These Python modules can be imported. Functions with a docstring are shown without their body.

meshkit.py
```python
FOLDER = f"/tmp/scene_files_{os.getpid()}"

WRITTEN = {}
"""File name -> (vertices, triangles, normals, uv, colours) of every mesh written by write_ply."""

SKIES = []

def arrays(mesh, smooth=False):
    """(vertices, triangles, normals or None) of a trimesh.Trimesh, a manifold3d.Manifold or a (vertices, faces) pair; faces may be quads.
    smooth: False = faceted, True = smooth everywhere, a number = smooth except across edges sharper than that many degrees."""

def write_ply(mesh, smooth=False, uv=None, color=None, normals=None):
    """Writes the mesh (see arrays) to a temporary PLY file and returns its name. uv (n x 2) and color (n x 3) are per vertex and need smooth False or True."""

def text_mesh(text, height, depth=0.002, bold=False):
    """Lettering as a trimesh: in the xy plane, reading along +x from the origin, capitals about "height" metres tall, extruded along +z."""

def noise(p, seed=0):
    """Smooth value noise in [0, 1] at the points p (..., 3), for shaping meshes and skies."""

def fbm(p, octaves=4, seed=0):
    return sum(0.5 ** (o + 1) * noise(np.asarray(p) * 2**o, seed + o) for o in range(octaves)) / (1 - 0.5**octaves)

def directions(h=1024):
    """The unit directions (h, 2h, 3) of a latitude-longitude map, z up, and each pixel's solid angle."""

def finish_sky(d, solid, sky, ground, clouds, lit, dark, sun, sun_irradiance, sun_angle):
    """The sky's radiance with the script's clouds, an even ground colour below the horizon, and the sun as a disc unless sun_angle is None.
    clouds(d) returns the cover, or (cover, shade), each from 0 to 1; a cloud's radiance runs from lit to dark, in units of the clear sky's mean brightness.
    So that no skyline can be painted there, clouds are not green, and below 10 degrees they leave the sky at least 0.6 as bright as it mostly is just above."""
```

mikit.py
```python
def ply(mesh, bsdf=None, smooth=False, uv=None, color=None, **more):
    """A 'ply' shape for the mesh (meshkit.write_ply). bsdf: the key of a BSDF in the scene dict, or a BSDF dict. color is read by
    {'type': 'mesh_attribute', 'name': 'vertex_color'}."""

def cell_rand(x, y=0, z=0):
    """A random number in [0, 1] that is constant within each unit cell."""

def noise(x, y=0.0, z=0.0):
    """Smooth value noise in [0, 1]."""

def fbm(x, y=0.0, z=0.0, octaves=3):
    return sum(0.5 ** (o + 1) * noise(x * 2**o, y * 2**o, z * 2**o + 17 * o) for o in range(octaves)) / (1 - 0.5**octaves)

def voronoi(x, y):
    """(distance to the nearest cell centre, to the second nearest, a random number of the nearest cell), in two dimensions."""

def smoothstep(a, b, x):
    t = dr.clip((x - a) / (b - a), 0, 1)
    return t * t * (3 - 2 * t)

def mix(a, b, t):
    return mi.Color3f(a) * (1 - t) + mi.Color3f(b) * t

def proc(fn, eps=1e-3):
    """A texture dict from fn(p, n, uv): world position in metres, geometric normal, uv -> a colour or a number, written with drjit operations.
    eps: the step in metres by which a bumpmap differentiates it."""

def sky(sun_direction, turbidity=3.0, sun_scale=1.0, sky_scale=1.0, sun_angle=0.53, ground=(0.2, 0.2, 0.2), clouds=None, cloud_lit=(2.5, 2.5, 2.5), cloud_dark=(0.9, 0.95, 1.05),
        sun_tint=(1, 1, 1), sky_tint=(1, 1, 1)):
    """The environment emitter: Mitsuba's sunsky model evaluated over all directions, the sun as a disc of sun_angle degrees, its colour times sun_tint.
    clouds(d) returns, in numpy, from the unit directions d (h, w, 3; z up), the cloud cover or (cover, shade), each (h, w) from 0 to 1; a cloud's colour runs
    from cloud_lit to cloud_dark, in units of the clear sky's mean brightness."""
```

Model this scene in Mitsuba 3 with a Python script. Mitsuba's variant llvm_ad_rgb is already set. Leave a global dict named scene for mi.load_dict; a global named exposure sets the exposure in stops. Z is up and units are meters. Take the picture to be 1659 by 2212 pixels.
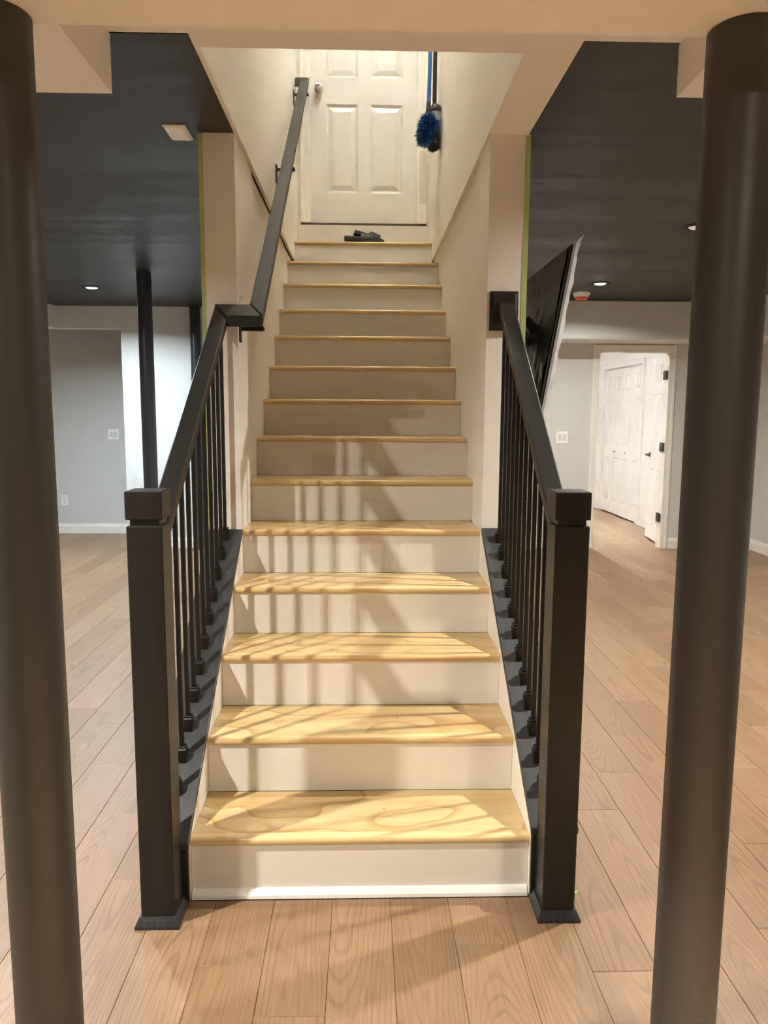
import math, random
import numpy as np, trimesh, drjit as dr, mitsuba as mi, mikit, meshkit
import manifold3d as m3
from shapely.geometry import Polygon, box as sbox
from mikit import proc, noise, fbm, smoothstep, mix, cell_rand
T = mi.ScalarTransform4f
random.seed(7); rng = np.random.default_rng(7)
scene, labels = {'type': 'scene'}, {}

# ------------------------------------------------------------------ camera, exposure, light levels
exposure = 1.08
CAM = np.array([0.0055, -1.9919, 1.3731]); YAW, PITCH, ROLL = 0.02804, -0.12977, 0.00534
_f = np.array([math.sin(YAW)*math.cos(PITCH), math.cos(YAW)*math.cos(PITCH), math.sin(PITCH)])
_r = np.cross(_f, [0, 0, 1]); _r /= np.linalg.norm(_r); _u = np.cross(_r, _f)
_up = -math.sin(ROLL)*_r + math.cos(ROLL)*_u
scene['camera'] = {'type': 'perspective', 'fov': math.degrees(2*math.atan(829.5/1610)), 'fov_axis': 'x', 'near_clip': 0.05, 'far_clip': 60.0,
                   'to_world': T().look_at(origin=CAM.tolist(), target=(CAM+_f).tolist(), up=_up.tolist())}
WARM, NEUT, COOL = (1.0, 0.885, 0.70), (1.0, 0.96, 0.87), (0.80, 0.92, 1.0)
# the recessed lights: x, y, beam power, colour, beam cutoff, glow of the lens, label
ROOM_LIGHTS = [
    (1.96, 4.31, 6.0, (1.0, .97, .88), 78, 9.0, 'lit recessed ceiling light beside the smoke detector, in front of the far right doorway'),
    (1.93, 2.44, 3.5, NEUT, 78, .10, 'recessed ceiling light half hidden by the right foreground column'),
    (1.90, 0.57, 14.0, NEUT, 78, 9.0, 'recessed ceiling light out of view over the floor right of the staircase'),
    (0.62, -1.90, 66.0, WARM, 31, 9.0, 'narrow recessed ceiling light out of view above the camera, on the right'),
    (-2.287, 4.55, 12.5, COOL, 78, 9.0, 'lit recessed ceiling light on the black ceiling left of the thin black column'),
    (-2.12, 2.05, 11.0, COOL, 78, 9.0, 'recessed ceiling light hidden behind the left foreground column'),
    (-1.78, -0.90, 17.0, NEUT, 78, 9.0, 'recessed ceiling light out of view left of the foreground columns'),
    (-0.62, -1.90, 66.0, WARM, 31, 9.0, 'narrow recessed ceiling light out of view above the camera, on the left'),
    (0.95, -2.60, 7.0, WARM, 78, 9.0, 'recessed ceiling light out of view behind the camera, on the right'),
    (-0.95, -2.60, 7.0, WARM, 78, 9.0, 'recessed ceiling light out of view behind the camera, on the left'),
]
ZL, ZC, ZR = 2.425, 2.425, 2.46        # ceilings: left room, over the stair foot, right room
R, G, NO, TT = 0.18143, 0.25592, 0.012, 0.0245   # rise, run, nosing overhang, tread thickness
S = R/G
WL, WR = -0.483, 0.483                  # inner faces of the knee walls

# ------------------------------------------------------------------ helpers
def hull(pts): return trimesh.convex.convex_hull(np.asarray(pts, float))
def cbox(x0, x1, y0, y1, z0, z1, c=0.0):
    """a box, its edges chamfered by c"""
    if c <= 0:
        b = trimesh.creation.box((x1-x0, y1-y0, z1-z0)); b.apply_translation(((x0+x1)/2, (y0+y1)/2, (z0+z1)/2)); return b
    p = []
    for i in (0, 1):
        for j in (0, 1):
            for k in (0, 1):
                X, Y, Z = (x0, x1)[i], (y0, y1)[j], (z0, z1)[k]
                dx, dy, dz = (c, -c)[i], (c, -c)[j], (c, -c)[k]
                p += [(X, Y+dy, Z+dz), (X+dx, Y, Z+dz), (X+dx, Y+dy, Z)]
    return hull(p)
def cat(*ms): return trimesh.util.concatenate(list(ms))
def prism_x(poly, x0, x1, c=0.0):
    """a convex outline in y-z, swept from x0 to x1"""
    P = Polygon(poly)
    if c <= 0: return hull([(x, y, z) for x in (x0, x1) for y, z in poly])
    Q = P.buffer(-c, join_style=2)
    return hull([(x, y, z) for x in (x0, x1) for y, z in Q.exterior.coords] + [(x, y, z) for x in (x0+c, x1-c) for y, z in P.exterior.coords])
def slope_bar(plan, ztop, tv, c=0.0):
    """a convex plan outline whose top follows ztop(y), tv thick measured upright"""
    P = Polygon(plan); Q = P.buffer(-c, join_style=2) if c > 0 else P
    pts = [(x, y, ztop(y)-k) for k in ((c, tv-c) if c > 0 else (0, tv)) for x, y in P.exterior.coords]
    pts += [(x, y, ztop(y)-k) for k in (0, tv) for x, y in Q.exterior.coords]
    return hull(pts)
def lathe(profile, n=40, center=(0, 0, 0), axis='z'):
    m = trimesh.creation.revolve(np.asarray(profile, float), sections=n)
    if axis == 'y': m.apply_transform(trimesh.transformations.rotation_matrix(math.pi/2, [1, 0, 0]))      # +z -> -y
    if axis == 'x': m.apply_transform(trimesh.transformations.rotation_matrix(math.pi/2, [0, 1, 0]))      # +z -> +x
    m.apply_translation(center); return m
def tube(path, rad, n=14):
    path = np.asarray(path, float); out = []
    ring = np.linspace(0, 2*math.pi, n, endpoint=False)
    rad = np.broadcast_to(rad, len(path)); V, F = [], []
    for i, p in enumerate(path):
        t = path[min(i+1, len(path)-1)]-path[max(i-1, 0)]; t /= np.linalg.norm(t)
        a = np.cross(t, [0, 0, 1]) if abs(t[2]) < .9 else np.cross(t, [1, 0, 0]); a /= np.linalg.norm(a); b = np.cross(t, a)
        V += [p+rad[i]*(math.cos(s)*a+math.sin(s)*b) for s in ring]
    for i in range(len(path)-1):
        for j in range(n):
            q = (j+1) % n; F += [(i*n+j, i*n+q, (i+1)*n+q), (i*n+j, (i+1)*n+q, (i+1)*n+j)]
    V += [path[0], path[-1]]
    for j in range(n):
        q = (j+1) % n; F += [(len(V)-2, q, j), (len(V)-1, (len(path)-1)*n+j, (len(path)-1)*n+q)]
    m = trimesh.Trimesh(V, F, process=False); trimesh.repair.fix_normals(m); return m
def man(m): return m3.Manifold(m3.Mesh(np.asarray(m.vertices, np.float32), np.asarray(m.faces, np.uint32)))
def tri(m):
    k = m.to_mesh(); return trimesh.Trimesh(k.vert_properties[:, :3], k.tri_verts, process=False)
def extrude(poly, z0, z1):
    m = trimesh.creation.extrude_polygon(poly, z1-z0, engine='earcut'); m.apply_translation((0, 0, z0)); return m

used = {}
def numbered(name):
    k = used.get(name, 0); used[name] = k+1
    return name if k == 0 else f'{name}_{k:03d}'
def obj(name, mesh, mat, parent=None, smooth=False, label=None, uv=None, **more):
    key = numbered((parent+'__' if parent else '')+name)
    scene[key] = mikit.ply(mesh, mat, smooth, uv=uv, **more)
    if label: labels[key] = {'label': label}
    return key
def thing(name, label, category, group=None):
    key = numbered(name); labels[key] = {'label': label, 'category': category}
    if group: labels[key]['group'] = group
    return key
def tag(key, label, category, group=None, kind=None):
    labels[key] = {'label': label, 'category': category}
    if group: labels[key]['group'] = group
    if kind: labels[key]['kind'] = kind
    return key
def struct(name, mesh, mat, label, category, smooth=False):
    return tag(obj(name, mesh, mat, None, smooth), label, category, kind='structure')

# ------------------------------------------------------------------ materials
def bsdf(name, **kw): scene[name] = {'type': 'twosided', 'bsdf': {'type': 'principled', **kw}}; return name
def rgb(*c): return {'type': 'rgb', 'value': list(c)}
def wall_tone(base, amp=.035):
    b = np.array(base)
    def fn(p, n, uv):
        t = fbm(p.x*1.7+p.y*.9, p.z*1.3+p.y*.7, p.y*.5+3.1, 3)
        return mix((b*(1-amp)).tolist(), (b*(1+amp)).tolist(), t)
    return fn
bsdf('m_wall', base_color=proc(wall_tone((.735, .70, .638))), roughness=.62, specular=.3)
bsdf('m_wall_cool', base_color=proc(wall_tone((.60, .595, .575))), roughness=.62, specular=.3)
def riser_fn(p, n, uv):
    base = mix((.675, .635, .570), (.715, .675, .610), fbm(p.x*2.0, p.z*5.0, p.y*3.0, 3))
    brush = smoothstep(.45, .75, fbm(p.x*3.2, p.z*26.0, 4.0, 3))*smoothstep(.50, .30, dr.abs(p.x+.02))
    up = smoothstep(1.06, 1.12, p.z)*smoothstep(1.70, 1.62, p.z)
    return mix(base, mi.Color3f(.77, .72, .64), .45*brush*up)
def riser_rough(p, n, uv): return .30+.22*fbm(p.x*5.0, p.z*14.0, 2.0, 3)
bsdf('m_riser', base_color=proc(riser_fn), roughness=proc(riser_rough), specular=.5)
bsdf('m_trim', base_color=rgb(.80, .77, .71), roughness=.38, specular=.5)
bsdf('m_trim_white', base_color=rgb(.84, .83, .80), roughness=.38, specular=.5)
bsdf('m_door', base_color=rgb(.74, .72, .665), roughness=.36, specular=.5)
def casing_fn(p, n, uv):   # the right casing of the upper door carries a patch of wall paint
    patch = smoothstep(3.24, 3.235, p.z)*smoothstep(2.87, 2.88, p.z)*smoothstep(.40, .405, p.x)
    return mix((.80, .77, .70), (.63, .58, .51), patch*.9)
bsdf('m_casing_patched', base_color=proc(casing_fn), roughness=.4, specular=.5)
def black_ceiling(p, n, uv):
    s = fbm(p.x*.55, p.y*9.0, 1.0, 4)
    return mix((.0088, .0080, .0068), (.0150, .0138, .0118), s)
def black_ceiling_rough(p, n, uv): return .36+.2*fbm(p.x*.6, p.y*11.0, 7.0, 3)
bsdf('m_ceiling_black', base_color=proc(black_ceiling), roughness=proc(black_ceiling_rough), specular=.5)
bsdf('m_black_wood', base_color=proc(lambda p, n, uv: mix((.0098, .0092, .0085), (.0155, .0148, .0138), fbm(p.x*90.0, p.y*5.0, p.z*5.0, 3))), roughness=.40, specular=.32)
bsdf('m_black_cap', base_color=proc(lambda p, n, uv: mix((.015, .016, .018), (.027, .028, .031), fbm(p.x*160.0, p.y*7.0, p.z*7.0, 3))), roughness=.42, specular=.5)
bsdf('m_black_metal', base_color=rgb(.006, .0056, .0055), roughness=.36, specular=.35)
def column_rough(p, n, uv): return .38+.14*fbm(p.x*40.0, p.y*40.0, p.z*26.0, 3)
bsdf('m_column', base_color=proc(lambda p, n, uv: mix((.024, .022, .0195), (.030, .0275, .0245), fbm(p.x*9.0, p.y*9.0, p.z*2.0, 3))), roughness=proc(column_rough), specular=.4)
bsdf('m_column_far', base_color=rgb(.020, .022, .025), roughness=.32, specular=.5)
bsdf('m_black_edge', base_color=rgb(.010, .010, .010), roughness=.6)
bsdf('m_tape', base_color=proc(lambda p, n, uv: mix((.30, .40, .12), (.39, .50, .20), fbm(p.x*30.0, p.y*30.0, p.z*9.0, 3))), roughness=.6)
bsdf('m_plastic_white', base_color=rgb(.83, .83, .81), roughness=.35)
bsdf('m_plastic_grey', base_color=rgb(.60, .61, .61), roughness=.35)
bsdf('m_plate_cover', base_color=rgb(.80, .78, .73), roughness=.45)
bsdf('m_detector_red', base_color=rgb(.72, .13, .06), roughness=.4)
scene['m_nickel'] = {'type': 'twosided', 'bsdf': {'type': 'roughconductor', 'material': 'Cr', 'alpha': .2, 'specular_reflectance': rgb(.95, .92, .86)}}
bsdf('m_dark_gap', base_color=rgb(.035, .022, .015), roughness=.8)
bsdf('m_bronze', base_color=rgb(.030, .024, .020), roughness=.34, metallic=.4)
bsdf('m_foam_black', base_color=rgb(.008, .0076, .007), roughness=.55, specular=.4)
bsdf('m_blue_pole', base_color=rgb(.015, .085, .36), roughness=.32)
def duster_fn(p, n, uv): return mix((.003, .030, .16), (.055, .17, .40), smoothstep(.25, .8, uv.x))
bsdf('m_duster', base_color=proc(duster_fn), roughness=.75)
bsdf('m_duster_core', base_color=rgb(.004, .03, .14), roughness=.85)
bsdf('m_bristle_grey', base_color=rgb(.58, .60, .66), roughness=.6)
bsdf('m_bristle_dark', base_color=rgb(.018, .022, .03), roughness=.7)
bsdf('m_dustpan', base_color=rgb(.36, .43, .38), roughness=.45)
bsdf('m_screen_back', base_color=proc(lambda p, n, uv: mix((.006, .006, .006), (.022, .024, .018), smoothstep(.5, .8, fbm(p.y*5.0+p.z*3.0, p.z*2.2-p.y*1.0, 1.0, 4)))), roughness=.30, specular=.4)
bsdf('m_foam_white', base_color=proc(lambda p, n, uv: mix((.27, .27, .28), (.42, .42, .44), fbm(p.y*30.0, p.z*24.0, p.x*30.0, 3))), roughness=.5)
scene['m_film'] = {'type': 'twosided', 'bsdf': {'type': 'principled', 'base_color': rgb(.012, .012, .010), 'roughness': .22, 'specular': .5}}

# floor: each plank has its own place in uv, so that its figure and tone are its own
def plank_fn(p, n, uv):
    ident = dr.floor(uv.x); u = (uv.x-ident)*.2 - .0825; v = uv.y            # metres across and along
    h1, h2, h3 = cell_rand(ident, 3), cell_rand(ident, 11), cell_rand(ident, 23)
    uu = u+(h2-.5)*.12+.020*(noise(v*2.2, ident)-.5)
    d = .010+.075*noise(v*1.6, ident, 5.0)+.012*noise(v*5.0, u*14.0, ident)
    ring = dr.sqrt(uu*uu+d*d)
    lines = dr.sin(ring*(560+330*h3)+3.0*fbm(u*40.0, v*7.0, ident, 3))
    lines = smoothstep(.25, 1.0, lines)*(.35+.65*noise(u*25.0, v*2.0, ident))
    fibre = fbm(u*640.0, v*9.0, ident, 3)
    tone = mix((.315, .192, .104), (.425, .272, .155), h1)
    tone = mix(tone, mi.Color3f(.36, .200, .112), .6*smoothstep(.3, .8, fbm(u*9.0, v*1.1, ident, 3)))
    tone = mix(tone, mi.Color3f(.22, .122, .062), .55*lines)
    tone = tone*(.80+.40*fibre)*.66
    kx, kv = (h2-.5)*.10, .3+.5*h3
    kn = dr.sqrt(dr.square((u-kx)*1.0)+dr.square((v-dr.floor(v/1.3)*1.3-kv)*.42))
    knot = smoothstep(.018, .004, kn)*smoothstep(.62, .66, h1)
    return mix(tone, mi.Color3f(.21, .125, .075), .75*knot)
def plank_rough(p, n, uv): return .34+.18*fbm(uv.x*1500.0*.2, uv.y*11.0, 1.0, 2)
bsdf('m_plank', base_color=proc(plank_fn), roughness=proc(plank_rough), specular=.45)
bsdf('m_floor_base', base_color=rgb(.50, .36, .25), roughness=.5)
bsdf('m_floor_gap', base_color=rgb(.20, .13, .085), roughness=.8)
# treads: pine plywood, grain along x, broad flames
def pine_fn(p, n, uv):
    k = dr.floor(p.z/R+.3)
    w = fbm(p.x*1.25+k*7.3, p.y*3.6+.25*noise(p.x*9.0, p.y*9.0), k*3.1, 3)
    fr = w*8.0-dr.floor(w*8.0)
    fib = fbm(p.x*5.0, p.y*210.0, k, 3)
    c = mix((.535, .375, .178), (.615, .455, .245), cell_rand(dr.floor(w*8.0), k))
    c = mix(c, mi.Color3f(.44, .275, .105), .75*smoothstep(.80, .97, fr)*smoothstep(1.0, .985, fr)+.22*smoothstep(.3, .95, fr))
    kn = dr.sqrt(dr.square(p.x-.02-.05*k)+dr.square((p.y-(k-.45)*G)*1.0))
    c = mix(c, mi.Color3f(.33, .17, .06), .8*smoothstep(.0055, .0035, kn))
    return c*(.80+.18*fib)
bsdf('m_pine', base_color=proc(pine_fn), roughness=.30, specular=.5)
def nosing_fn(p, n, uv):
    k = dr.floor(p.z/R+.3)
    w = fbm(p.x*2.6+k*5.0, p.z*150.0+p.y*60.0, k*1.7, 3)
    l = smoothstep(.35, .75, w)
    return mix((.66, .48, .245), (.45, .265, .095), .62*l)
bsdf('m_nosing', base_color=proc(nosing_fn), roughness=.28, specular=.5)

# ------------------------------------------------------------------ the shell
XL0, XR1, YB = -4.7, 4.04, -5.2
YLW, YRW, YHALL = 5.66, 5.62, 6.60      # left far wall, right far wall, back of the left recess
struct('floor', cat(cbox(XL0, XR1, YB, 7.0, -.06, -.005), cbox(1.2, 3.6, 7.0, 9.9, -.06, -.005)), 'm_floor_gap', 'light oak plank floor of the basement', 'floor')
PW, PL, X0 = .1648, 1.22, -.0802
joint = {-2: -.277, 2: -.21, 3: .172, 4: -.314, 6: .724, 7: -.165, 8: .233, 9: 1.964, -7: 1.217, -6: .828, -5: .447, -4: .08, -3: -.10, 5: .45}
def plank_box(x0, x1, y0, y1, ident):
    c, z0, z1 = .0012, -.006, 0.0
    v = np.array([(x0, y0, z0), (x1, y0, z0), (x1, y1, z0), (x0, y1, z0), (x0, y0, z1-c), (x1, y0, z1-c), (x1, y1, z1-c), (x0, y1, z1-c),
                  (x0+c, y0+c, z1), (x1-c, y0+c, z1), (x1-c, y1-c, z1), (x0+c, y1-c, z1)])
    f = []
    for a in (0, 4):
        for i in range(4):
            j = (i+1) % 4; f += [(a+i, a+j, a+4+j), (a+i, a+4+j, a+4+i)]
    f += [(8, 9, 10), (8, 10, 11)]
    uv = np.stack([ident+np.clip((v[:, 0]-x0)/.2, 0, .83), v[:, 1]-y0+ident*1.37], 1)
    return trimesh.Trimesh(v, f, process=False), uv
free = Polygon([(XL0, YB), (XR1, YB), (XR1, YRW-.002), (3.118, YRW-.002), (3.118, 9.6), (2.381, 9.6), (2.381, YRW-.002), (.640, YRW-.002), (.640, -.022), (-.607, -.022), (-.607, YLW-.002), (-2.412, YLW-.002), (-2.412, YHALL-.002), (XL0, YHALL-.002)])
rows, extra = [], []
for k in range(-27, 25):
    x0 = X0+k*PW; off = joint.get(k, (k*.437) % PL)
    y = off-math.ceil((off-YB)/PL)*PL
    while y < 9.6:
        cut = sbox(x0+.0004, y+.0004, x0+PW-.0004, y+PL-.0004).intersection(free)
        for piece in getattr(cut, 'geoms', [cut]):
            if piece.is_empty or piece.area < 2e-4: continue
            a, b, c, d = piece.bounds
            if k > 13 and b > YRW-.01 and c > 3.2: continue
            cx, cy = (a+c)/2, (b+d)/2
            seen = d > -.75 and min(abs(a), abs(c)) < .60*(d-CAM[1])+.1 and cy < 9.3
            rows.append((not seen, abs(cx)+.8*abs(cy), a, b, c, d))
        y += PL
rows.sort()
mesh_rest, uv_rest = [], []
for i, (hid, _, a, b, c, d) in enumerate(rows):
    m, uv = plank_box(a, c, b, d, i+1)
    if i < 290 and not hid: obj('plank', m, 'm_plank', 'floor', uv=uv)
    else: mesh_rest.append(m); uv_rest.append(uv)
k = obj('planks_beyond', cat(*mesh_rest), 'm_plank', 'floor', uv=np.vstack(uv_rest)); labels[k] = {'kind': 'stuff'}

# ceilings: beige over the stair foot, black left and right of it
P = sbox
left_poly = P(XL0, YB, -.605, 7.0).union(P(-.605, .262, -.487, 1.0)).difference(P(-1.25, -1.15, -.487, .262))
struct('ceiling_left', extrude(left_poly, ZL, ZL+.08), 'm_ceiling_black', 'black painted ceiling of the room left of the staircase', 'ceiling')
right_poly = P(.637, YB, XR1, YRW+.1).difference(P(.5, -1.15, 1.35, .256)).difference(P(0, YB, .637, .256)).union(P(.628, .256, .64, 3.0))
struct('ceiling_right', extrude(right_poly, ZR, ZR+.05), 'm_ceiling_black', 'black painted ceiling of the room right of the staircase', 'ceiling')
struct('ceiling_back', extrude(P(-.605, YB, .637, -1.15), ZR, ZR+.05), 'm_ceiling_black', 'black painted ceiling behind the camera', 'ceiling')
mid = P(-1.25, -.70, 1.35, .256).union(P(-.486, .2, .628, .335)).union(P(.474, .33, .628, .97))
struct('ceiling_middle', extrude(mid, ZC, ZC+.09), 'm_wall', 'narrow beige ceiling between the foreground beam and the stair opening', 'ceiling')
struct('ceiling_beam', cbox(-1.25, 1.35, -1.15, -.70, 1.985, 2.46, .004), 'm_wall', 'beige drywall beam across the top of the photo, carried by two round black columns', 'beam')
struct('ceiling_soffit_left', cbox(-1.25, -.705, -.70, .268, 2.268, ZC), 'm_wall', 'short beige soffit box left, behind the left foreground column', 'soffit')
struct('ceiling_soffit_right', cbox(.905, 1.35, -.70, .268, 2.284, ZC), 'm_wall', 'short beige soffit box right, beside the right foreground column', 'soffit')
# stair walls
YD = 3.600
lw = Polygon([(-.605, 1.0), (-.486, 1.0), (-.486, 1.455), (-.494, 1.455), (-.494, YD), (-.494, YLW), (-.605, YLW)])
struct('wall_stair_left', extrude(lw, 0, ZL), 'm_wall', 'beige wall that closes the stair flight on the left, a strip of green tape on its end', 'wall')
rw = Polygon([(.484, .97), (.637, .97), (.637, YRW), (.497, YRW), (.497, 1.24), (.484, 1.24)])
struct('wall_stair_right', extrude(rw, 0, ZC), 'm_wall', 'beige wall that closes the stair flight on the right, black rail rosette on its end', 'wall')
def knee(x0, x1, y1, off): return hull([(x, y, z) for x in (x0, x1) for y, z in ((-.018, 0), (y1, 0), (y1, S*y1+off-.022), (-.018, S*-.018+off-.022))])
struct('wall_knee_left', knee(-.605, WL, .999, .205), 'm_riser', 'low sloping white wall under the left stair railing', 'wall')
struct('wall_knee_right', knee(WR, .605, .969, .237), 'm_riser', 'low sloping white wall under the right stair railing', 'wall')
UZ = 5.16
struct('wall_upper_left', cat(cbox(-.4855, -.470, .335, YD, ZC, UZ), cbox(-.60, -.4856, .335, YD, ZL+.081, UZ)), 'm_wall', 'beige upper stairwell wall on the left, a little proud of the wall below', 'wall')
struct('wall_upper_right', cbox(.475, .60, .335, YD, ZC+.0, UZ), 'm_wall', 'beige upper stairwell wall on the right where the broom hangs', 'wall')
struct('wall_upper_front', cbox(-.470, .475, .24, .335, ZC+.09, UZ), 'm_wall', 'wall above the stair opening, out of view', 'wall')
struct('ceiling_stairwell', cbox(-.60, .60, .24, YD+.1, UZ, UZ+.08), 'm_wall', 'stairwell ceiling at the upper floor, out of view', 'ceiling')
dw = P(-.494, 2.54, .497, UZ).difference(P(-.372, 2.738, .382, 4.775))
m = extrude(dw, 0, .1); m.apply_transform(np.array([[1, 0, 0, 0], [0, 0, 1, YD], [0, 1, 0, 0], [0, 0, 0, 1]], float)); m.invert()
struct('wall_upper_back', m, 'm_wall', 'wall at the head of the stairs around the white door', 'wall')
# left room
struct('wall_left_far', cat(cbox(-2.41, -.60, YLW, YLW+.12, 0, ZL), cbox(-3.05, -2.41, YLW, YLW+.12, 2.209, ZL)), 'm_wall_cool', 'far wall of the left room behind the two thin black columns', 'wall')
struct('wall_left_bulkhead', cbox(-4.7, -3.05, 5.0, YLW+.12, 2.209, ZL), 'm_wall_cool', 'dropped bulkhead at the far left of the left room', 'wall')
struct('wall_left_recess', cbox(XL0, -2.41, YHALL, YHALL+.1, 0, ZL), 'm_wall_cool', 'grey wall at the back of the recess in the left room', 'wall')
struct('wall_left_return', cbox(-2.41, -2.29, YLW+.12, YHALL, 0, ZL), 'm_wall_cool', 'side wall of the recess in the left room', 'wall')
struct('wall_left', cbox(XL0-.1, XL0, YB, YHALL, 0, ZL), 'm_wall_cool', 'left wall of the basement, out of view', 'wall')
struct('wall_back', cbox(XL0, XR1, YB-.1, YB, 0, ZR), 'm_wall', 'wall behind the camera', 'wall')
# right room
wr = P(.637, 0, XR1, ZR).difference(P(2.377, -1, 3.122, 2.028))
m = extrude(wr, 0, .12); m.apply_transform(np.array([[1, 0, 0, 0], [0, 0, 1, YRW], [0, 1, 0, 0], [0, 0, 0, 1]], float)); m.invert()
struct('wall_right_far', m, 'm_wall_cool', 'far wall of the right room around the open doorway', 'wall')
struct('wall_right', cbox(XR1, XR1+.1, YB, YRW, 0, ZR), 'm_wall_cool', 'right wall of the basement beyond the right foreground column', 'wall')
struct('ceiling_soffit_far', cbox(.637, XR1, 5.2, YRW, 2.096, ZR, .012), 'm_wall_cool', 'beige soffit over the far right doorway', 'soffit')
struct('ceiling_soffit_side', cbox(3.62, XR1, 2.6, 5.2, 2.096, ZR), 'm_wall_cool', 'beige soffit along the right wall behind the right foreground column', 'soffit')
# the bright room behind the doorway
closet = P(YRW+.12, 0, 9.7, 2.46).difference(P(7.385, -1, 8.83, 2.03))
m = extrude(closet, 0, .1); m.apply_transform(np.array([[0, 0, 1, 3.50], [1, 0, 0, 0], [0, 1, 0, 0], [0, 0, 0, 1]], float))
struct('wall_closet', m, 'm_trim_white', 'white wall with the folding closet doors, seen through the far right doorway', 'wall')
struct('wall_closet_back', cat(cbox(1.3, 3.9, 9.7, 9.8, 0, 2.46), cbox(3.9, 4.0, 7.2, 9.7, 0, 2.46)), 'm_trim_white', 'white end wall of the room behind the far right doorway', 'wall')
struct('wall_closet_side', cbox(1.2, 1.3, YRW+.12, 9.8, 0, 2.46), 'm_trim_white', 'white side wall of the room behind the far right doorway', 'wall')
struct('ceiling_closet', cbox(1.2, 4.0, YRW+.12, 9.8, 2.46, 2.52), 'm_trim_white', 'white ceiling of the room behind the far right doorway', 'ceiling')

# baseboards and casings
def board_profile(h, t): return [(0, 0), (t, 0), (t, h*.72), (t*.55, h*.86), (t*.55, h*.96), (0, h)]
def baseboard(name, a, b, label, h=.112, t=.016):
    """from a to b along the wall, standing out to the left of that direction"""
    a, b = np.array(a, float), np.array(b, float); d = b-a; L = np.linalg.norm(d); d /= L; nrm = np.array([-d[1], d[0]])
    pr = board_profile(h, t); V, F = [], []
    for e in (a, b): V += [(*(e+nrm*o), z) for o, z in pr]
    n = len(pr)
    for i in range(n): j = (i+1) % n; F += [(i, j, n+j), (i, n+j, n+i)]
    for i in range(1, n-1): F += [(0, i+1, i), (n, n+i, n+i+1)]
    m = trimesh.Trimesh(V, F, process=False); trimesh.repair.fix_normals(m)
    struct(name, m, 'm_trim', label, 'baseboard')
baseboard('baseboard_left_recess', (-2.41, YHALL), (XL0, YHALL), 'white baseboard under the grey recess wall of the left room')
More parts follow.
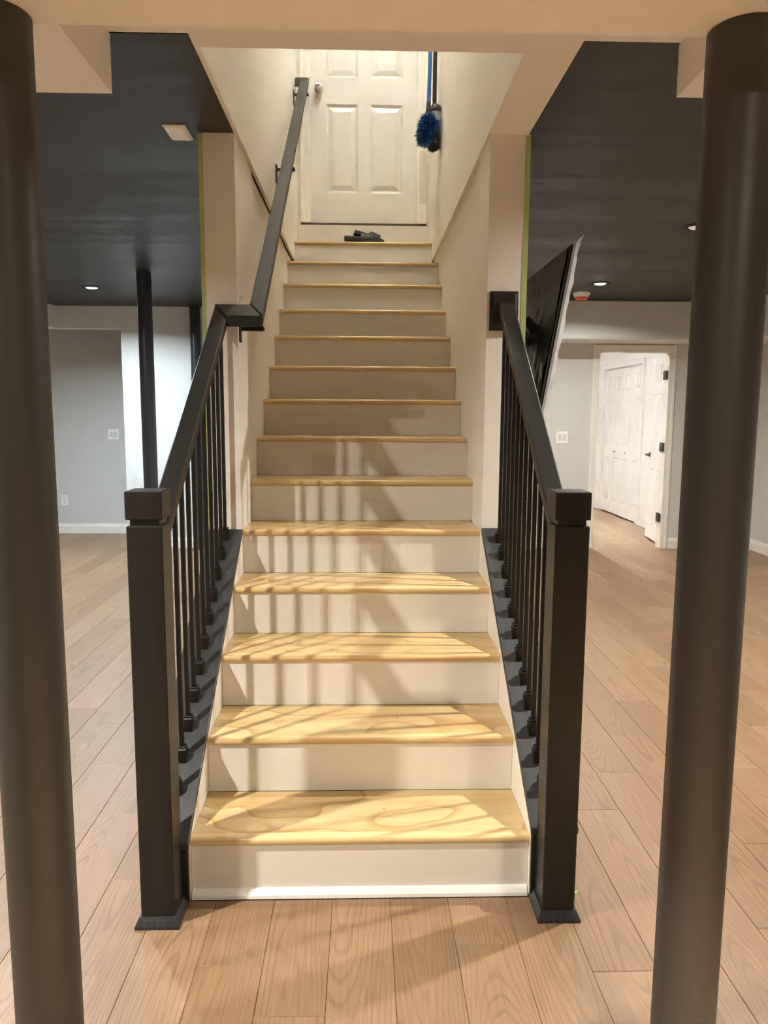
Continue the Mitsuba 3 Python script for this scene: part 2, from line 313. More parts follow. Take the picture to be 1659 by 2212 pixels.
baseboard('baseboard_left_far', (-.605, YLW), (-2.41, YLW), 'white baseboard of the left far wall, seen between the balusters')
baseboard('baseboard_right_far', (XR1, YRW), (3.19, YRW), 'white baseboard right of the far doorway')
baseboard('baseboard_right_far_inner', (2.32, YRW), (.637, YRW), 'white baseboard left of the far doorway, hidden by the staircase')
baseboard('baseboard_right', (XR1, 0), (XR1, YRW-.016), 'white baseboard of the right wall beyond the right foreground column')
baseboard('baseboard_closet', (3.50, YRW+.12), (3.50, 7.30), 'white baseboard between the open door and the folding closet doors')
baseboard('baseboard_closet_far', (3.50, 8.92), (3.50, 9.7), 'white baseboard beyond the folding closet doors')
baseboard('baseboard_stair_right', (.637, .97), (.637, YRW), 'white baseboard on the outer face of the right stair wall', t=.012)
def casing_mesh(x0, x1, z0, zt, w, y, t=.018, axis='y'):
    """a door casing (two legs and a head) around x0..x1 up to zt, standing out from plane y towards -y"""
    ms = []
    for a, b in ((x0-w, x0), (x1, x1+w)):
        ms += [cbox(a, b, y-t*.62, y, z0, zt+w, .002), cbox(a+(0 if b == x0 else w*.62), b-(w*.62 if b == x0 else 0), y-t, y, z0, zt+w, .003)]
    ms += [cbox(x0-w, x1+w, y-t*.62, y, zt, zt+w, .002), cbox(x0-w, x1+w, y-t, y, zt+w*.62, zt+w, .003)]
    return ms

# ------------------------------------------------------------------ panelled doors
def frustum(x0, x1, z0, z1, y0, y1, inset):
    return hull([(x, y0, z) for x in (x0, x1) for z in (z0, z1)]+[(x, y1, z) for x in (x0+inset, x1-inset) for z in (z0+inset, z1-inset)])
def door_meshes(w, h, t, panels, depth=.012, rim=.016, field=.03):
    """a slab 0..w, 0..t, 0..h whose face at y = 0 has sunk panels: (slab, [raised panel fields])"""
    slab = man(cbox(0, w, 0, t, 0, h, .0015)); fields = []
    for a, b, c, d in panels:
        slab -= man(hull([(x, y, z) for y, i in ((-.004, -.007), (depth, rim)) for x in (a+i, b-i) for z in (c+i, d-i)]))
        fields.append(frustum(a+rim+.004, b-rim-.004, c+rim+.004, d-rim-.004, depth-.0003, .0025, field))
    return tri(slab), fields
def xform(m, x, y, z, rot):
    m = m.copy(); m.apply_transform(trimesh.transformations.rotation_matrix(rot, [0, 0, 1])); m.apply_translation((x, y, z)); return m

# the door at the head of the stairs
d1 = thing('door_1', 'white six-panel door with a round nickel knob at the head of the stairs', 'door'); labels[d1]['kind'] = 'structure'
xs = [(.109, .333), (.425, .650)]
slab, fields = door_meshes(.752, 2.030, .035, [(a, b, z0, z1) for a, b in xs for z0, z1 in ((.208, .806), (.984, 1.62), (1.72, 1.90))])
obj('slab', xform(slab, -.371, YD+.012, 2.741, 0), 'm_door', d1)
for f in fields: obj('panel', xform(f, -.371, YD+.012, 2.741, 0), 'm_door', d1)
kn = obj('knob', cat(lathe([(0, 0), (.033, 0), (.033, .004), (.028, .009), (.014, .012), (.0125, .030), (.020, .036), (.0275, .046), (.0285, .056), (.024, .066), (.014, .071), (0, .072)], 40, (-.311, YD+.012, 3.643), 'y')), 'm_nickel', d1, smooth=35)
obj('keyhole', lathe([(0, 0), (.007, 0), (.007, .0015), (0, .0015)], 20, (-.311, YD+.012-.0718, 3.643), 'y'), 'm_bronze', kn)
obj('jamb', cat(cbox(-.379, -.371, YD, YD+.07, 2.738, 4.776), cbox(.381, .389, YD, YD+.07, 2.738, 4.776), cbox(-.379, .389, YD, YD+.07, 4.772, 4.78)), 'm_trim', d1)
struct('trim_1', cat(*casing_mesh(-.374, .384, 2.738, 4.775, .072, YD)), 'm_casing_patched', 'white casing around the door at the head of the stairs', 'trim')
struct('trim_2', cat(cbox(-.37, .38, YD+.005, YD+.08, 2.714, 2.738), cbox(-.445, .456, YD-.004, YD+.002, 2.722, 2.738)), 'm_dark_gap', 'dark gap under the door at the head of the stairs', 'trim')

# doorway on the far right, its open door and the folding closet doors behind
struct('trim_3', cat(*casing_mesh(2.392, 3.107, 0, 2.018, .066, YRW), cbox(2.377, 2.392, YRW, YRW+.12, 0, 2.018), cbox(3.107, 3.122, YRW, YRW+.12, 0, 2.018), cbox(2.377, 3.122, YRW, YRW+.12, 2.013, 2.028)), 'm_trim', 'white casing around the open doorway in the right room', 'trim')
six = lambda w: [(a, b, z0, z1) for a, b in ((.11, w/2-.035), (w/2+.035, w-.11)) for z0, z1 in ((.17, .78), (.96, 1.60), (1.71, 1.90))]
d2 = thing('door_2', 'white six-panel interior door standing open on black hinges in the far right doorway', 'door'); labels[d2]['kind'] = 'structure'
LW = .70; hx, hy = 3.148, YRW+.095
rot2 = math.radians(90-8.0)
slab, fields = door_meshes(LW, 2.0, .035, six(LW))
def leaf(m):                      # mirrored so that x runs from the hinge and the panelled face looks to -x
    m = m.copy(); m.vertices[:, 1] *= -1; m.invert(); return xform(m, hx, hy, .014, rot2)
obj('slab', leaf(slab), 'm_trim_white', d2)
for f in fields: obj('panel', leaf(f), 'm_trim_white', d2)
for z in (.32, 1.057, 1.79):
    obj('hinge', cat(cbox(3.088, 3.107, YRW+.015, YRW+.10, z-.045, z+.045, .004), cbox(3.107, 3.140, YRW+.088, YRW+.093, z-.045, z+.045, .002), trimesh.creation.cylinder(.007, .095, transform=trimesh.transformations.translation_matrix((3.105, YRW+.098, z)))), 'm_bronze', d2, label='black butt hinge')
lev = cat(lathe([(0, 0), (.028, 0), (.028, .006), (.012, .010), (.011, .038), (0, .038)], 28, (0, 0, 0), 'y'), cbox(-.115, .012, -.050, -.034, -.011, .011, .004))
lev.apply_translation((LW-.065, 0, .93)); lev2 = lev.copy(); lev2.vertices[:, 1] *= 1
obj('handle', xform(lev, hx, hy, .014, 0) if False else (lambda mm: xform(mm, hx, hy, .014, rot2))((lambda q: (q.vertices.__setitem__((slice(None), 1), q.vertices[:, 1]*-1), q.invert(), q)[2])(lev.copy())), 'm_bronze', d2, label='black lever handle')

d3 = thing('door_3', 'white folding closet doors of four panels, seen through the far right doorway', 'door'); labels[d3]['kind'] = 'structure'
pw = (8.826-7.389)/4
for i in range(4):
    slab, fields = door_meshes(pw-.004, 2.0, .030, [(.075, pw-.08, z0, z1) for z0, z1 in ((.17, .79), (.965, 1.60), (1.71, 1.905))], rim=.014, field=.022)
    def fold(m, i=i):             # local x runs along -y of the room, the face looks to -x
        m = m.copy(); v = m.vertices.copy(); m.vertices = np.stack([3.512+v[:, 1], 8.826-i*pw-v[:, 0], v[:, 2]+.012], 1); return m
    lf = obj('leaf', fold(slab), 'm_trim_white', d3)
    for f in fields: obj('panel', fold(f), 'm_trim_white', lf)
    if i in (1, 2):
        yk = 8.32 if i == 1 else 7.885
        obj('knob', lathe([(0, 0), (.009, 0), (.008, .010), (.017, .018), (.018, .024), (.010, .030), (0, .031)], 24, (3.512, yk, .885), 'y') if False else (lambda mm: (mm.apply_transform(trimesh.transformations.rotation_matrix(-math.pi/2, [0, 1, 0])), mm.apply_translation((3.512, yk, .885)), mm)[2])(lathe([(0, 0), (.009, 0), (.008, .010), (.017, .018), (.018, .024), (.010, .030), (0, .031)], 24)), 'm_plastic_grey', lf, smooth=40)
cs = [cbox(3.484, 3.50, a, b, 0, 2.095, .003) for a, b in ((7.30, 7.385), (8.83, 8.92))]+[cbox(3.484, 3.50, 7.30, 8.92, 2.03, 2.095, .003)]
struct('trim_4', cat(*cs), 'm_trim_white', 'white casing around the folding closet doors', 'trim')
struct('trim_5', cbox(3.505, 3.545, 7.386, 8.829, 2.014, 2.03), 'm_plastic_grey', 'grey track above the folding closet doors', 'trim')

# ------------------------------------------------------------------ the staircase
st = thing('staircase', 'straight flight of fourteen pine treads with white painted risers in the middle', 'staircase')
zoff = [.001, .002, .004, .002, 0, -.001, 0, -.003, -.004, -.003, -.004, .004, .008, .011]
def side(y):                       # clear width of the flight at y
    return (WL+.0008 if y < 1.0 else (-.4852 if y < 1.455 else -.4932)), (WR-.0008 if y < .97 else (.4832 if y < 1.24 else .4962))
for k in range(1, 15):
    y0, y1 = (k-1)*G-NO, k*G; z = k*R+zoff[k-1]; yr = (k-1)*G+.001
    a, b = side(yr+.01)
    if k == 14: a, b = -.4695, .4745
    zlo = (k-1)*R+(zoff[k-2] if k > 1 else 0)
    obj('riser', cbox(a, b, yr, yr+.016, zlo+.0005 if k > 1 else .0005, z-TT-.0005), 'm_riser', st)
    body = y0+.030
    tr = obj('tread', cbox(a, b, body+.0006, y1-.0004, z-TT, z, .0008), 'm_pine', st)
    arc = [(y0+.0115-.0115*math.sin(t), z-TT/2+TT/2*math.cos(t)) for t in np.linspace(0, math.pi, 9)]
    out = arc+[(body, z-TT), (body, z)]
    e = 0
    obj('nosing', hull([(x, yy, zz) for x in (a-e, b+e) for yy, zz in out]), 'm_nosing', tr, smooth=40)
obj('riser', cbox(-.4695, .4745, 14*G+.001, 14*G+.015, 14*R+zoff[13]+.0005, 2.720), 'm_riser', st)
obj('base_trim', prism_x([(.0005, 0), (-.017, 0), (-.016, .010), (-.010, .019), (-.004, .024), (.0005, .025)], WL+.003, WR-.003), 'm_trim_white', st, label='white shoe moulding along the floor')

# ------------------------------------------------------------------ railings
def newel(parent, x0, x1, y0, y1, side_name):
    p = obj('newel_post', cat(cbox(x0, x1, y0, y1, 0, 1.092, .0025), cbox(x0+.008, x1-.008, y0+.008, y1-.008, 1.091, 1.109)), 'm_black_wood', parent)
    obj('cap', cbox(x0-.0015, x1+.0015, y0-.0015, y1+.0015, 1.108, 1.180, .0025), 'm_black_wood', p)
    o = .0145
    pts = [(x, y, z) for z, q in ((0, o), (.008, o), (.020, .009), (.030, .0035)) for x in (x0-q, x1+q) for y in (y0-q, y1+q)]
    obj('base_moulding', hull(pts), 'm_black_cap', p)
def baluster(parent, x, y, zc, zt):
    h = .0065; w = .0152
    b = obj('baluster', cbox(x-h, x+h, y-h, y+h, zc-.004, zt, .0008), 'm_black_metal', parent)
    lo = [(x+i*w, y+j*w, zc+S*j*w+.0003) for i in (-1, 1) for j in (-1, 1)]
    top = zc+.030
    blk = hull(lo+[(x+i*w, y+j*w, top) for i in (-1, 1) for j in (-1, 1)])
    neck = hull([(x+i*q, y+j*q, zz) for q, zz in ((w, top), (w*.62, top+.006)) for i in (-1, 1) for j in (-1, 1)])
    lip = cbox(x-w*.85, x+w*.85, y-w*.85, y+w*.85, top+.006, top+.011, .0015)
    obj('shoe', cat(blk, neck, lip), 'm_black_metal', b)
def bracket(parent, pts_arm, plate):
    obj('bracket', cat(*[cbox(*p, .002) for p in pts_arm], cbox(*plate, .002)), 'm_black_metal', parent, label='black handrail bracket')

ra = thing('stair_railing', 'black stair railing on the left with a jog to the handrail up the stairwell wall', 'railing')
newel(ra, -.590, -.500, -.126, -.037, 'left')
capL = lambda y: S*y+.205
railL = lambda y: S*y+1.090
obj('sloped_cap', slope_bar([(-.482, -.034), (-.616, -.034), (-.616, .9985), (-.482, .9985)], capL, .021, .002), 'm_black_cap', ra, label='dark sloped cap board under the balusters')
obj('end_board', cbox(-.606, -.4845, -.0345, -.0185, 0, .158, .001), 'm_black_wood', ra)
obj('handrail', slope_bar([(-.570, -.036), (-.512, -.036), (-.512, .905), (-.570, .985)], railL, .042, .004), 'm_black_wood', ra)
zj = lambda y: S*y+1.0975
obj('handrail_jog', slope_bar([(-.570, .985), (-.512, .905), (-.376, .905), (-.434, .985)], zj, .042, .004), 'm_black_wood', ra)
zu = lambda y: 1.739+.743*(y-.905)
obj('handrail_upper', slope_bar([(-.434, .985), (-.376, .905), (-.376, 3.525), (-.434, 3.47)], zu, .042, .004), 'm_black_wood', ra)
obj('handrail_return', slope_bar([(-.434, 3.47), (-.376, 3.525), (-.4705, 3.525), (-.4705, 3.47)], zu, .045, .003), 'm_black_wood', ra)
for i in range(11):
    y = .0935+.0865*i; baluster(ra, -.5445, y, capL(y), railL(y)-.040)
bracket(ra, [(-.478, -.388, 1.034, 1.052, 1.699, 1.716), (-.412, -.394, 1.036, 1.050, 1.714, 1.800)], (-.486, -.478, 1.030, 1.056, 1.655, 1.762))
for y in (2.25, 3.36):
    z = zu(y)-.052
    bracket(ra, [(-.464, -.366, y-.008, y+.008, z-.012, z+.002), (-.374, -.368, y-.010, y+.010, z-.008, z+.008)], (-.470, -.462, y-.014, y+.014, z-.075, z+.02))

rb = thing('stair_railing', 'black stair railing on the right that ends in a square rosette on the wall end', 'railing')
newel(rb, .497, .586, -.121, -.032, 'right')
capR = lambda y: S*y+.237
railR = lambda y: 1.092+.757*y
obj('sloped_cap', slope_bar([(.482, -.030), (.616, -.030), (.616, .9685), (.482, .9685)], capR, .021, .002), 'm_black_cap', rb, label='dark sloped cap board under the balusters')
obj('end_board', cbox(.4845, .606, -.0305, -.0185, 0, .190, .001), 'm_black_wood', rb)
obj('handrail', slope_bar([(.512, -.031), (.570, -.031), (.584, .949), (.526, .949)], railR, .042, .004), 'm_black_wood', rb)
obj('rosette', cat(cbox(.493, .604, .955, .9695, 1.700, 1.848, .002), hull([(x, y, z) for y, q in ((.955, .004), (.947, .014)) for x in (.493+q, .604-q) for z in (1.700+q, 1.848-q)])), 'm_black_wood', rb)
for i in range(12):
    y = .068+.0766*i; baluster(rb, .5355+.010*y, y, capR(y), railR(y)-.040)

# ------------------------------------------------------------------ round columns
def column(x, y, r, z1, mat, label, bumps=True):
    key = thing('support_column', label, 'column')
    obj('shaft', lathe([(0, 0), (r, 0), (r, z1-.001), (0, z1-.001)], 72, (x, y, 0)), mat, key, smooth=40)
    obj('base_plate', cbox(x-.085, x+.085, y-.085, y+.085, 0, .008, .001), mat, key)
column(-.571, -.731, .0572, 1.985, 'm_column', 'thick round black column in the left foreground under the beige beam')
column(.615, -.726, .0572, 1.985, 'm_column', 'thick round black column in the right foreground under the beige beam')
column(-1.65, 3.85, .054, ZL, 'm_column_far', 'thin round black column standing free in the left room')
column(-1.655, 5.585, .052, ZL, 'm_column_far', 'thin round black column against the far left wall, half hidden by the left railing')

# ------------------------------------------------------------------ lamps
def recessed(x, y, zc, power, col, cut, glow, label):
    key = thing('recessed_light', label, 'ceiling light')
    obj('trim_ring', lathe([(.047, 0), (.081, 0), (.081, -.003), (.074, -.006), (.055, -.006), (.047, -.002)], 48, (x, y, zc)), 'm_black_edge', key, smooth=30)
    c = np.array(col)
    obj('lens', lathe([(0, -.0135), (.020, -.013), (.036, -.0105), (.046, -.005), (.0475, -.001), (0, -.001)], 40, (x, y, zc)), 'm_plastic_white', key, smooth=True,
        emitter={'type': 'area', 'radiance': rgb(*(glow*c))})
    for i in range(5):            # the beam of the downlight, spread over the lens
        a = 2*math.pi*i/5
        scene[f'beam_{key}_{i}'] = {'type': 'spot', 'to_world': T().look_at(origin=[x+.024*math.cos(a), y+.024*math.sin(a), zc-.016], target=[x+.024*math.cos(a), y+.024*math.sin(a), 0], up=[0, 1, 0]),
                                    'intensity': rgb(*(power/5*c)), 'cutoff_angle': float(cut), 'beam_width': 34.0 if cut > 40 else 18.0}
for x, y, pw_, col, cut, glow, lab in ROOM_LIGHTS:
    recessed(x, y, (ZL if x < 0 else ZR) if y > -1.15 or abs(x) > .64 else ZR, pw_, col, cut, glow, lab)
def flush_lamp(x, y, z, rad, label):
    key = thing('flush_ceiling_lamp', label, 'ceiling light')
    obj('base', lathe([(0, 0), (.15, 0), (.15, -.02), (0, -.02)], 40, (x, y, z-.0005)), 'm_plastic_white', key, smooth=30)
    obj('diffuser', lathe([(0, -.075), (.05, -.072), (.10, -.055), (.135, -.021), (0, -.021)], 40, (x, y, z)), 'm_plastic_white', key, smooth=40, emitter={'type': 'area', 'radiance': rgb(*rad)})
flush_lamp(.12, 2.35, UZ, (208, 195, 164), 'ceiling lamp over the upper stairs, out of view above the opening')
flush_lamp(2.35, 7.1, 2.46, (520, 505, 470), 'ceiling lamp of the bright room behind the far right doorway, out of view')

# ------------------------------------------------------------------ small things
# painter's tape on the wall ends and its scraps on the floor
tag(obj('masking_tape', cat(cbox(-.6215, -.6055, .9985, .9997, .72, 2.33), cbox(-.6215, -.6035, .9980, .9990, 2.325, ZL-.003)), 'm_tape'), "green painter's tape up the end of the left stair wall", 'tape')
tag(obj('masking_tape', cbox(.617, .6375, .9685, .9695, .70, ZC-.003), 'm_tape'), "green painter's tape up the end of the right stair wall", 'tape')
def scrap(x, y, rot):
    m = trimesh.creation.box((.022, .012, .001)); v = m.subdivide().subdivide(); v.vertices[:, 2] += .006*np.abs(v.vertices[:, 0]/.011)**2+.0006; v.apply_transform(trimesh.transformations.rotation_matrix(rot, [0, 0, 1])); v.apply_translation((x, y, 0)); return v
tag(obj('tape_scrap', scrap(.622, -.006, .3), 'm_tape'), "scrap of green painter's tape on the floor beside the right newel post", 'tape scrap')
tag(obj('tape_scrap', scrap(-.618, -.012, 1.2), 'm_tape'), "scrap of green painter's tape on the floor beside the left newel post", 'tape scrap')

# cover plate on the black ceiling
cp = thing('ceiling_cover_plate', 'white rectangular cover plate on the black ceiling left of the stair wall', 'cover plate')
obj('plate', frustum(-.735, -.650, .922, 1.064, 0, 1, .0) if False else hull([(x, y, z) for z, q in ((ZL-.0005, 0), (ZL-.004, 0), (ZL-.010, .008)) for x in (-.735+q, -.651-q) for y in (.922+q, 1.064-q)]), 'm_plate_cover', cp)
for yy in (.965, 1.03): obj('screw', lathe([(0, -.0115), (.003, -.011), (.0035, -.0100), (0, -.0100)], 14, (-.693, yy, ZL)), 'm_plastic_grey', cp)
obj('rim', cbox(-.668, -.664, .932, 1.054, ZL-.0125, ZL-.0098), 'm_plate_cover', cp)
# smoke detector
sd = thing('smoke_detector', 'white smoke detector with a red ring under the black ceiling, near the far right doorway', 'smoke detector')
obj('base', lathe([(0, 0), (.074, 0), (.074, -.014), (.060, -.040), (0, -.040)], 44, (1.945, 4.79, ZR)), 'm_plastic_white', sd, smooth=30)
obj('ring', lathe([(.030, -.040), (.060, -.040), (.056, -.054), (.050, -.060), (.034, -.060), (.030, -.052)], 44, (1.945, 4.79, ZR)), 'm_detector_red', sd, smooth=30, label='red ring')
# switches and outlet
def switch(x0, x1, z0, z1, y, label):
    k = thing('light_switch', label, 'light switch')
    obj('plate', hull([(x, yy, z) for yy, q in ((y, 0), (y-.003, 0), (y-.006, .004)) for x in (x0+q, x1-q) for z in (z0+q, z1-q)]), 'm_plastic_white', k)
    w = x1-x0; h = z1-z0
    for f in (.33, .69):
        cx = x0+w*f; obj('rocker', hull([(cx+i*.0155, yy, (z0+z1)/2+j*.033) for i in (-1, 1) for j, yy in ((-1, y-.0085), (1, y-.0065), (-1, y-.005), (1, y-.005))]), 'm_plastic_grey', k)
switch(1.976, 2.098, 1.090, 1.214, YRW, 'white double light switch left of the far right doorway')
switch(-2.893, -2.772, 1.077, 1.193, YHALL, 'white double light switch in the recess of the left room')
ou = thing('wall_outlet', 'white wall outlet low in the recess of the left room', 'outlet')
obj('plate', hull([(x, yy, z) for yy, q in ((YHALL, 0), (YHALL-.003, 0), (YHALL-.006, .004)) for x in (-3.455+q, -3.382-q) for z in (.320+q, .437-q)]), 'm_plastic_white', ou)
for zz in (.358, .400): obj('socket', lathe([(0, 0), (.016, 0), (.0155, .002), (0, .002)], 24, (-3.4185, YHALL-.006, zz), 'y'), 'm_plastic_grey', ou)

# television on the outer face of the right stair wall, leaning out, foam round its edges
tv = thing('television', 'big black television leaning out from the right stair wall, white foam wrap along its edges', 'television')
ang = math.atan2(.108, .658); H_, L_ = .84, 1.45
def tvx(m):
    m = m.copy(); m.apply_transform(trimesh.transformations.rotation_matrix(ang, [0, 1, 0])); m.apply_translation((.869, 0, 2.085)); return m
obj('panel', tvx(cbox(0, .030, 1.215, 1.20+L_, -H_, 0, .004)), 'm_screen_back', tv)
# creased film over the back
gy, gz = np.meshgrid(np.linspace(1.225, 1.19+L_, 70), np.linspace(-H_+.012, -.012, 44), indexing='ij')
P3 = np.stack([gy*3.1+gz*2.4, gz*2.0-gy*1.2, gy*0], -1)
cr = meshkit.fbm(P3*2.2, 4, 3); cr2 = np.abs(meshkit.fbm(P3*3.0+5, 3, 9)-.5)
V = np.stack([-.0015-.010*np.clip(.16-cr2, 0, 1)/.16*np.clip(cr-.35, 0, 1)*2-.003*cr, gy, gz], -1).reshape(-1, 3)
n0, n1 = gy.shape; idx = np.arange(n0*n1).reshape(n0, n1)
F_ = np.concatenate([np.stack([idx[:-1, :-1], idx[1:, :-1], idx[1:, 1:]], -1).reshape(-1, 3), np.stack([idx[:-1, :-1], idx[1:, 1:], idx[:-1, 1:]], -1).reshape(-1, 3)])
film = trimesh.Trimesh(V, F_, process=False)
obj('film', tvx(film), 'm_film', tv, smooth=True, label='creased clear film')
# foam edge: a wavy sleeve along the near end
zs = np.linspace(-H_, .006, 60); w = .012+.004*np.sin(zs*31)+.003*np.sin(zs*77+1)
ring = []
for z, q in zip(zs, w): ring.append([(.012, 1.214, z), (.011, 1.209-q*.2, z), (.020, 1.204-q*.4, z), (.030+q*.5, 1.204-q*.2, z), (.034+q*.5, 1.22, z), (.0305, 1.24, z), (.0295, 1.2145, z)])
ring = np.array(ring); a, b = ring.shape[:2]; ii = np.arange(a*b).reshape(a, b); F_ = []
for i in range(a-1):
    for j in range(b):
        q = (j+1) % b; F_ += [(ii[i, j], ii[i, q], ii[i+1, q]), (ii[i, j], ii[i+1, q], ii[i+1, j])]
for i, s in ((0, 1), (a-1, -1)):
    for j in range(1, b-1): F_.append((ii[i, 0], ii[i, j], ii[i, j+1])[::s])
fm = trimesh.Trimesh(ring.reshape(-1, 3), F_, process=False); trimesh.repair.fix_normals(fm)
tip = hull([(.012, 1.204, .0), (.034, 1.204, .0), (.014, 1.214, .0), (.033, 1.212, .0), (.036, 1.207, .026), (.046, 1.206, .044)])
obj('foam_wrap', tvx(cat(fm, tip)), 'm_foam_white', tv, smooth=35, label='white foam wrap')
obj('wall_mount', cat(cbox(.6372, .652, 1.65, 2.25, 1.35, 1.85, .002), hull([(x, y, z) for y in (1.80, 1.84) for x, z in ((.652, 1.78), (.652, 1.70), (.840, 1.87), (.833, 1.83))]), hull([(x, y, z) for y in (2.06, 2.10) for x, z in ((.652, 1.78), (.652, 1.70), (.840, 1.87), (.833, 1.83))])), 'm_black_metal', tv)

# two black foam sandals on the top step
def sandal(length, mats, pose):
    t = np.linspace(0, 1, 14); half = .040+.010*np.sin(np.pi*t)*.6-.012*(1-t)**6-.016*t**8
    half = np.where(t < .001, .028, half); half = np.where(t > .999, .022, half)
    outl = [(length*a, h) for a, h in zip(t, half)]+[(length*a, -h) for a, h in list(zip(t, half))[::-1]]
    sole = []
    for z, q in ((0, .004), (.006, 0), (.022, 0), (.028, .005)):
        pg = Polygon(outl).buffer(-q) if q else Polygon(outl)
        sole += [(x, y, z+.012*(1-x/length)**2) for x, y in pg.exterior.coords]
    sole = hull(sole)
    th = np.linspace(0, math.pi, 16); V, F_ = [], []
    for k, (x, r_) in enumerate(((length*.50, 1.0), (length*.58, 1.04), (length*.80, .92), (length*.84, .86))):
        for rr in (1.0, .90):
            V += [(x, .047*r_*rr*math.cos(a), .018+.046*r_*rr*math.sin(a)) for a in th]
    n = 16
    def strip(p, q):
        for j in range(n-1): F_.extend([(p*n+j, p*n+j+1, q*n+j+1), (p*n+j, q*n+j+1, q*n+j)])
    for k in range(3): strip(2*k, 2*k+2); strip(2*k+3, 2*k+1)
    strip(1, 0); strip(6, 7)
    for k in range(3):
        for j in (0, n-1): p = [2*k*n+j, (2*k+1)*n+j, (2*k+3)*n+j, (2*k+2)*n+j]; F_.extend([(p[0], p[1], p[2]), (p[0], p[2], p[3])])
    strap = trimesh.Trimesh(V, F_, process=False)
    for m in (sole, strap): m.apply_transform(pose)
    return sole, strap
def pose(x, y, z, yaw, pitch=0., roll=0.):
    tm = trimesh.transformations
    M = tm.rotation_matrix(yaw, [0, 0, 1]) @ tm.rotation_matrix(pitch, [0, 1, 0]) @ tm.rotation_matrix(roll, [1, 0, 0]); M[:3, 3] = (x, y, z); return M
Z14 = 14*R+zoff[13]
s1 = thing('slide_sandal', 'black foam slide sandal lying flat on the top step, the lower of the two', 'sandal')
so, stp = sandal(.225, None, pose(-.128, 3.353, Z14+.0012, math.radians(4)))
obj('sole', so, 'm_foam_black', s1, smooth=35); obj('strap', stp, 'm_foam_black', s1, smooth=35)
s2 = thing('slide_sandal', 'black foam slide sandal propped aslant on the other sandal on the top step', 'sandal')
so, stp = sandal(.215, None, pose(-.066, 3.368, Z14+.044, math.radians(10), math.radians(13), math.radians(-6)))
obj('sole', so, 'm_foam_black', s2, smooth=35); obj('strap', stp, 'm_foam_black', s2, smooth=35)

# broom, duster and dustpan hanging on the right stairwell wall
YH = 2.80
def sc(v, z=False): k = (YH-CAM[1])/(3.5-CAM[1]); return (CAM[2]+k*(v-CAM[2])) if z else CAM[0]+k*(v-CAM[0])
du = thing('feather_duster', 'fluffy blue duster on a long blue pole hanging at the right of the upper door', 'duster')
top = (sc(.470)+.010, YH-.01, 4.25); low = (sc(.452), YH-.03, sc(3.515, True))
obj('pole', tube([top, low], .0115), 'm_blue_pole', du, smooth=40)
grip = (sc(.447), YH-.032, sc(3.42, True))
obj('grip', tube([low, grip], [.0125, .0155]), 'm_black_metal', du, smooth=40)
cen = np.array([sc(.450), YH-.035, sc(3.338, True)])
core = trimesh.creation.icosphere(3, 1.0); core.vertices = core.vertices*np.array([.038, .033, .070])+cen
obj('core', core, 'm_duster_core', du, smooth=True)
V, F_, UV = [], [], []
for i in range(3200):
    d = rng.normal(size=3); d /= np.linalg.norm(d)
    low_ = i % 5 < 2
    base = cen+(np.array([-.016, -.006, -.036]) if low_ else np.array([.004, 0, .010]))+d*(np.array([.026, .026, .034]) if low_ else np.array([.033, .030, .052])); L = .022+.026*rng.random()
    dirn = d*np.array([1, 1, .55])+np.array([-.12, -.1, -.35])*rng.random()+rng.normal(size=3)*.22; dirn /= np.linalg.norm(dirn)
    sd_ = np.cross(dirn, rng.normal(size=3)); sd_ /= np.linalg.norm(sd_); w = .0026
    k = len(V); V += [base-sd_*w, base+sd_*w, base+dirn*L*.6+sd_*w*.9, base+dirn*L*.6-sd_*w*.9, base+dirn*L+np.array([0, 0, -.004])]
    F_ += [(k, k+1, k+2), (k, k+2, k+3), (k+3, k+2, k+4)]; h = rng.random()*.45
    UV += [(h*.3, 0), (h*.3, 0), (.3+h, 0), (.3+h, 0), (.55+h, 0)]
fl = obj('fluff', trimesh.Trimesh(V, F_, process=False), 'm_duster', du, uv=np.array(UV)); labels[fl] = {'kind': 'stuff', 'label': 'blue fluffy head'}

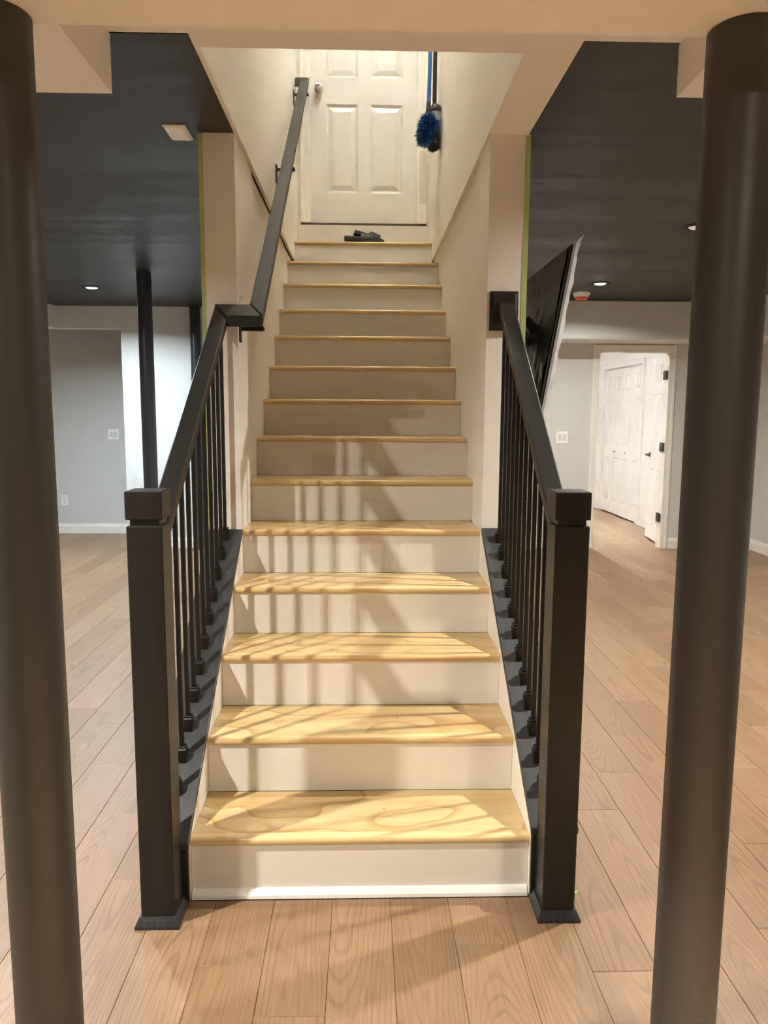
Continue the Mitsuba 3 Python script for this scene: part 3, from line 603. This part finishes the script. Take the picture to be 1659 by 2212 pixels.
br = thing('broom', 'broom with a black pole and grey bristles hanging head down beside the blue duster', 'broom')
bx = sc(.4975)
obj('pole', tube([(bx+.001, YH+.02, 4.25), (bx, YH+.02, sc(3.512, True))], .0125), 'm_black_metal', br, smooth=40)
hz = sc(3.51, True); bx2 = sc(.516)-.006
obj('ferrule', lathe([(0, .010), (.020, .006), (.032, -.008), (.034, -.028), (.030, -.034), (0, -.034)], 36, (bx2-.004, YH+.012, hz)), 'm_black_wood', br, smooth=35)
V, F_ = [], []; V2, F2 = [], []
for i in range(420):
    a = rng.random()*2*math.pi; q = math.sqrt(rng.random())
    p0 = np.array([bx2-.004+.027*q*math.cos(a), YH+.012+.027*q*math.sin(a), hz-.030])
    p2 = np.array([bx2-.012+.035*q*math.cos(a), YH+.012+.085*q*math.sin(a), hz-.235-.012*rng.random()])
    p1 = p0*.58+p2*.42; w = .0014
    for (s_, e_, VV, FF) in ((p0, p1, V, F_), (p1, p2, V2, F2)):
        for ax in (np.array([w, 0, 0]), np.array([0, w, 0])):
            k = len(VV); VV += [s_-ax, s_+ax, e_+ax, e_-ax]; FF += [(k, k+1, k+2), (k, k+2, k+3)]
b1 = obj('bristles', trimesh.Trimesh(V, F_, process=False), 'm_bristle_grey', br); labels[b1] = {'kind': 'stuff', 'label': 'grey bristles'}
b2 = obj('bristle_ends', trimesh.Trimesh(V2, F2, process=False), 'm_bristle_dark', br); labels[b2] = {'kind': 'stuff', 'label': 'dark bristle ends'}
pa = thing('dustpan', 'flat grey green dustpan hanging behind the blue duster', 'dustpan')
zx = sc(3.25, True)
obj('pan', cat(hull([(x, y, z) for y in (YH+.032, YH+.036) for x, z in ((sc(.378), zx), (sc(.470), zx-.012), (sc(.495), zx+.17), (sc(.410), zx+.19))])), 'm_dustpan', pa)
obj('handle', tube([(sc(.452), YH+.036, zx+.17), (sc(.455), YH+.055, zx+.30), (sc(.47)+.012, YH+.06, 4.2)], .006), 'm_black_metal', pa, smooth=40)
ho = thing('tool_rack', 'dark hook rail high on the right stairwell wall, out of view', 'hook rail')
obj('rail', cbox(.455, .4748, YH-.09, YH+.12, 4.22, 4.29, .003), 'm_black_metal', ho)
for yy in (-.01, .02, .06): obj('hook', tube([(.460, YH+yy, 4.255), (.42, YH+yy, 4.255), (.405, YH+yy, 4.262)], .004), 'm_black_metal', ho)
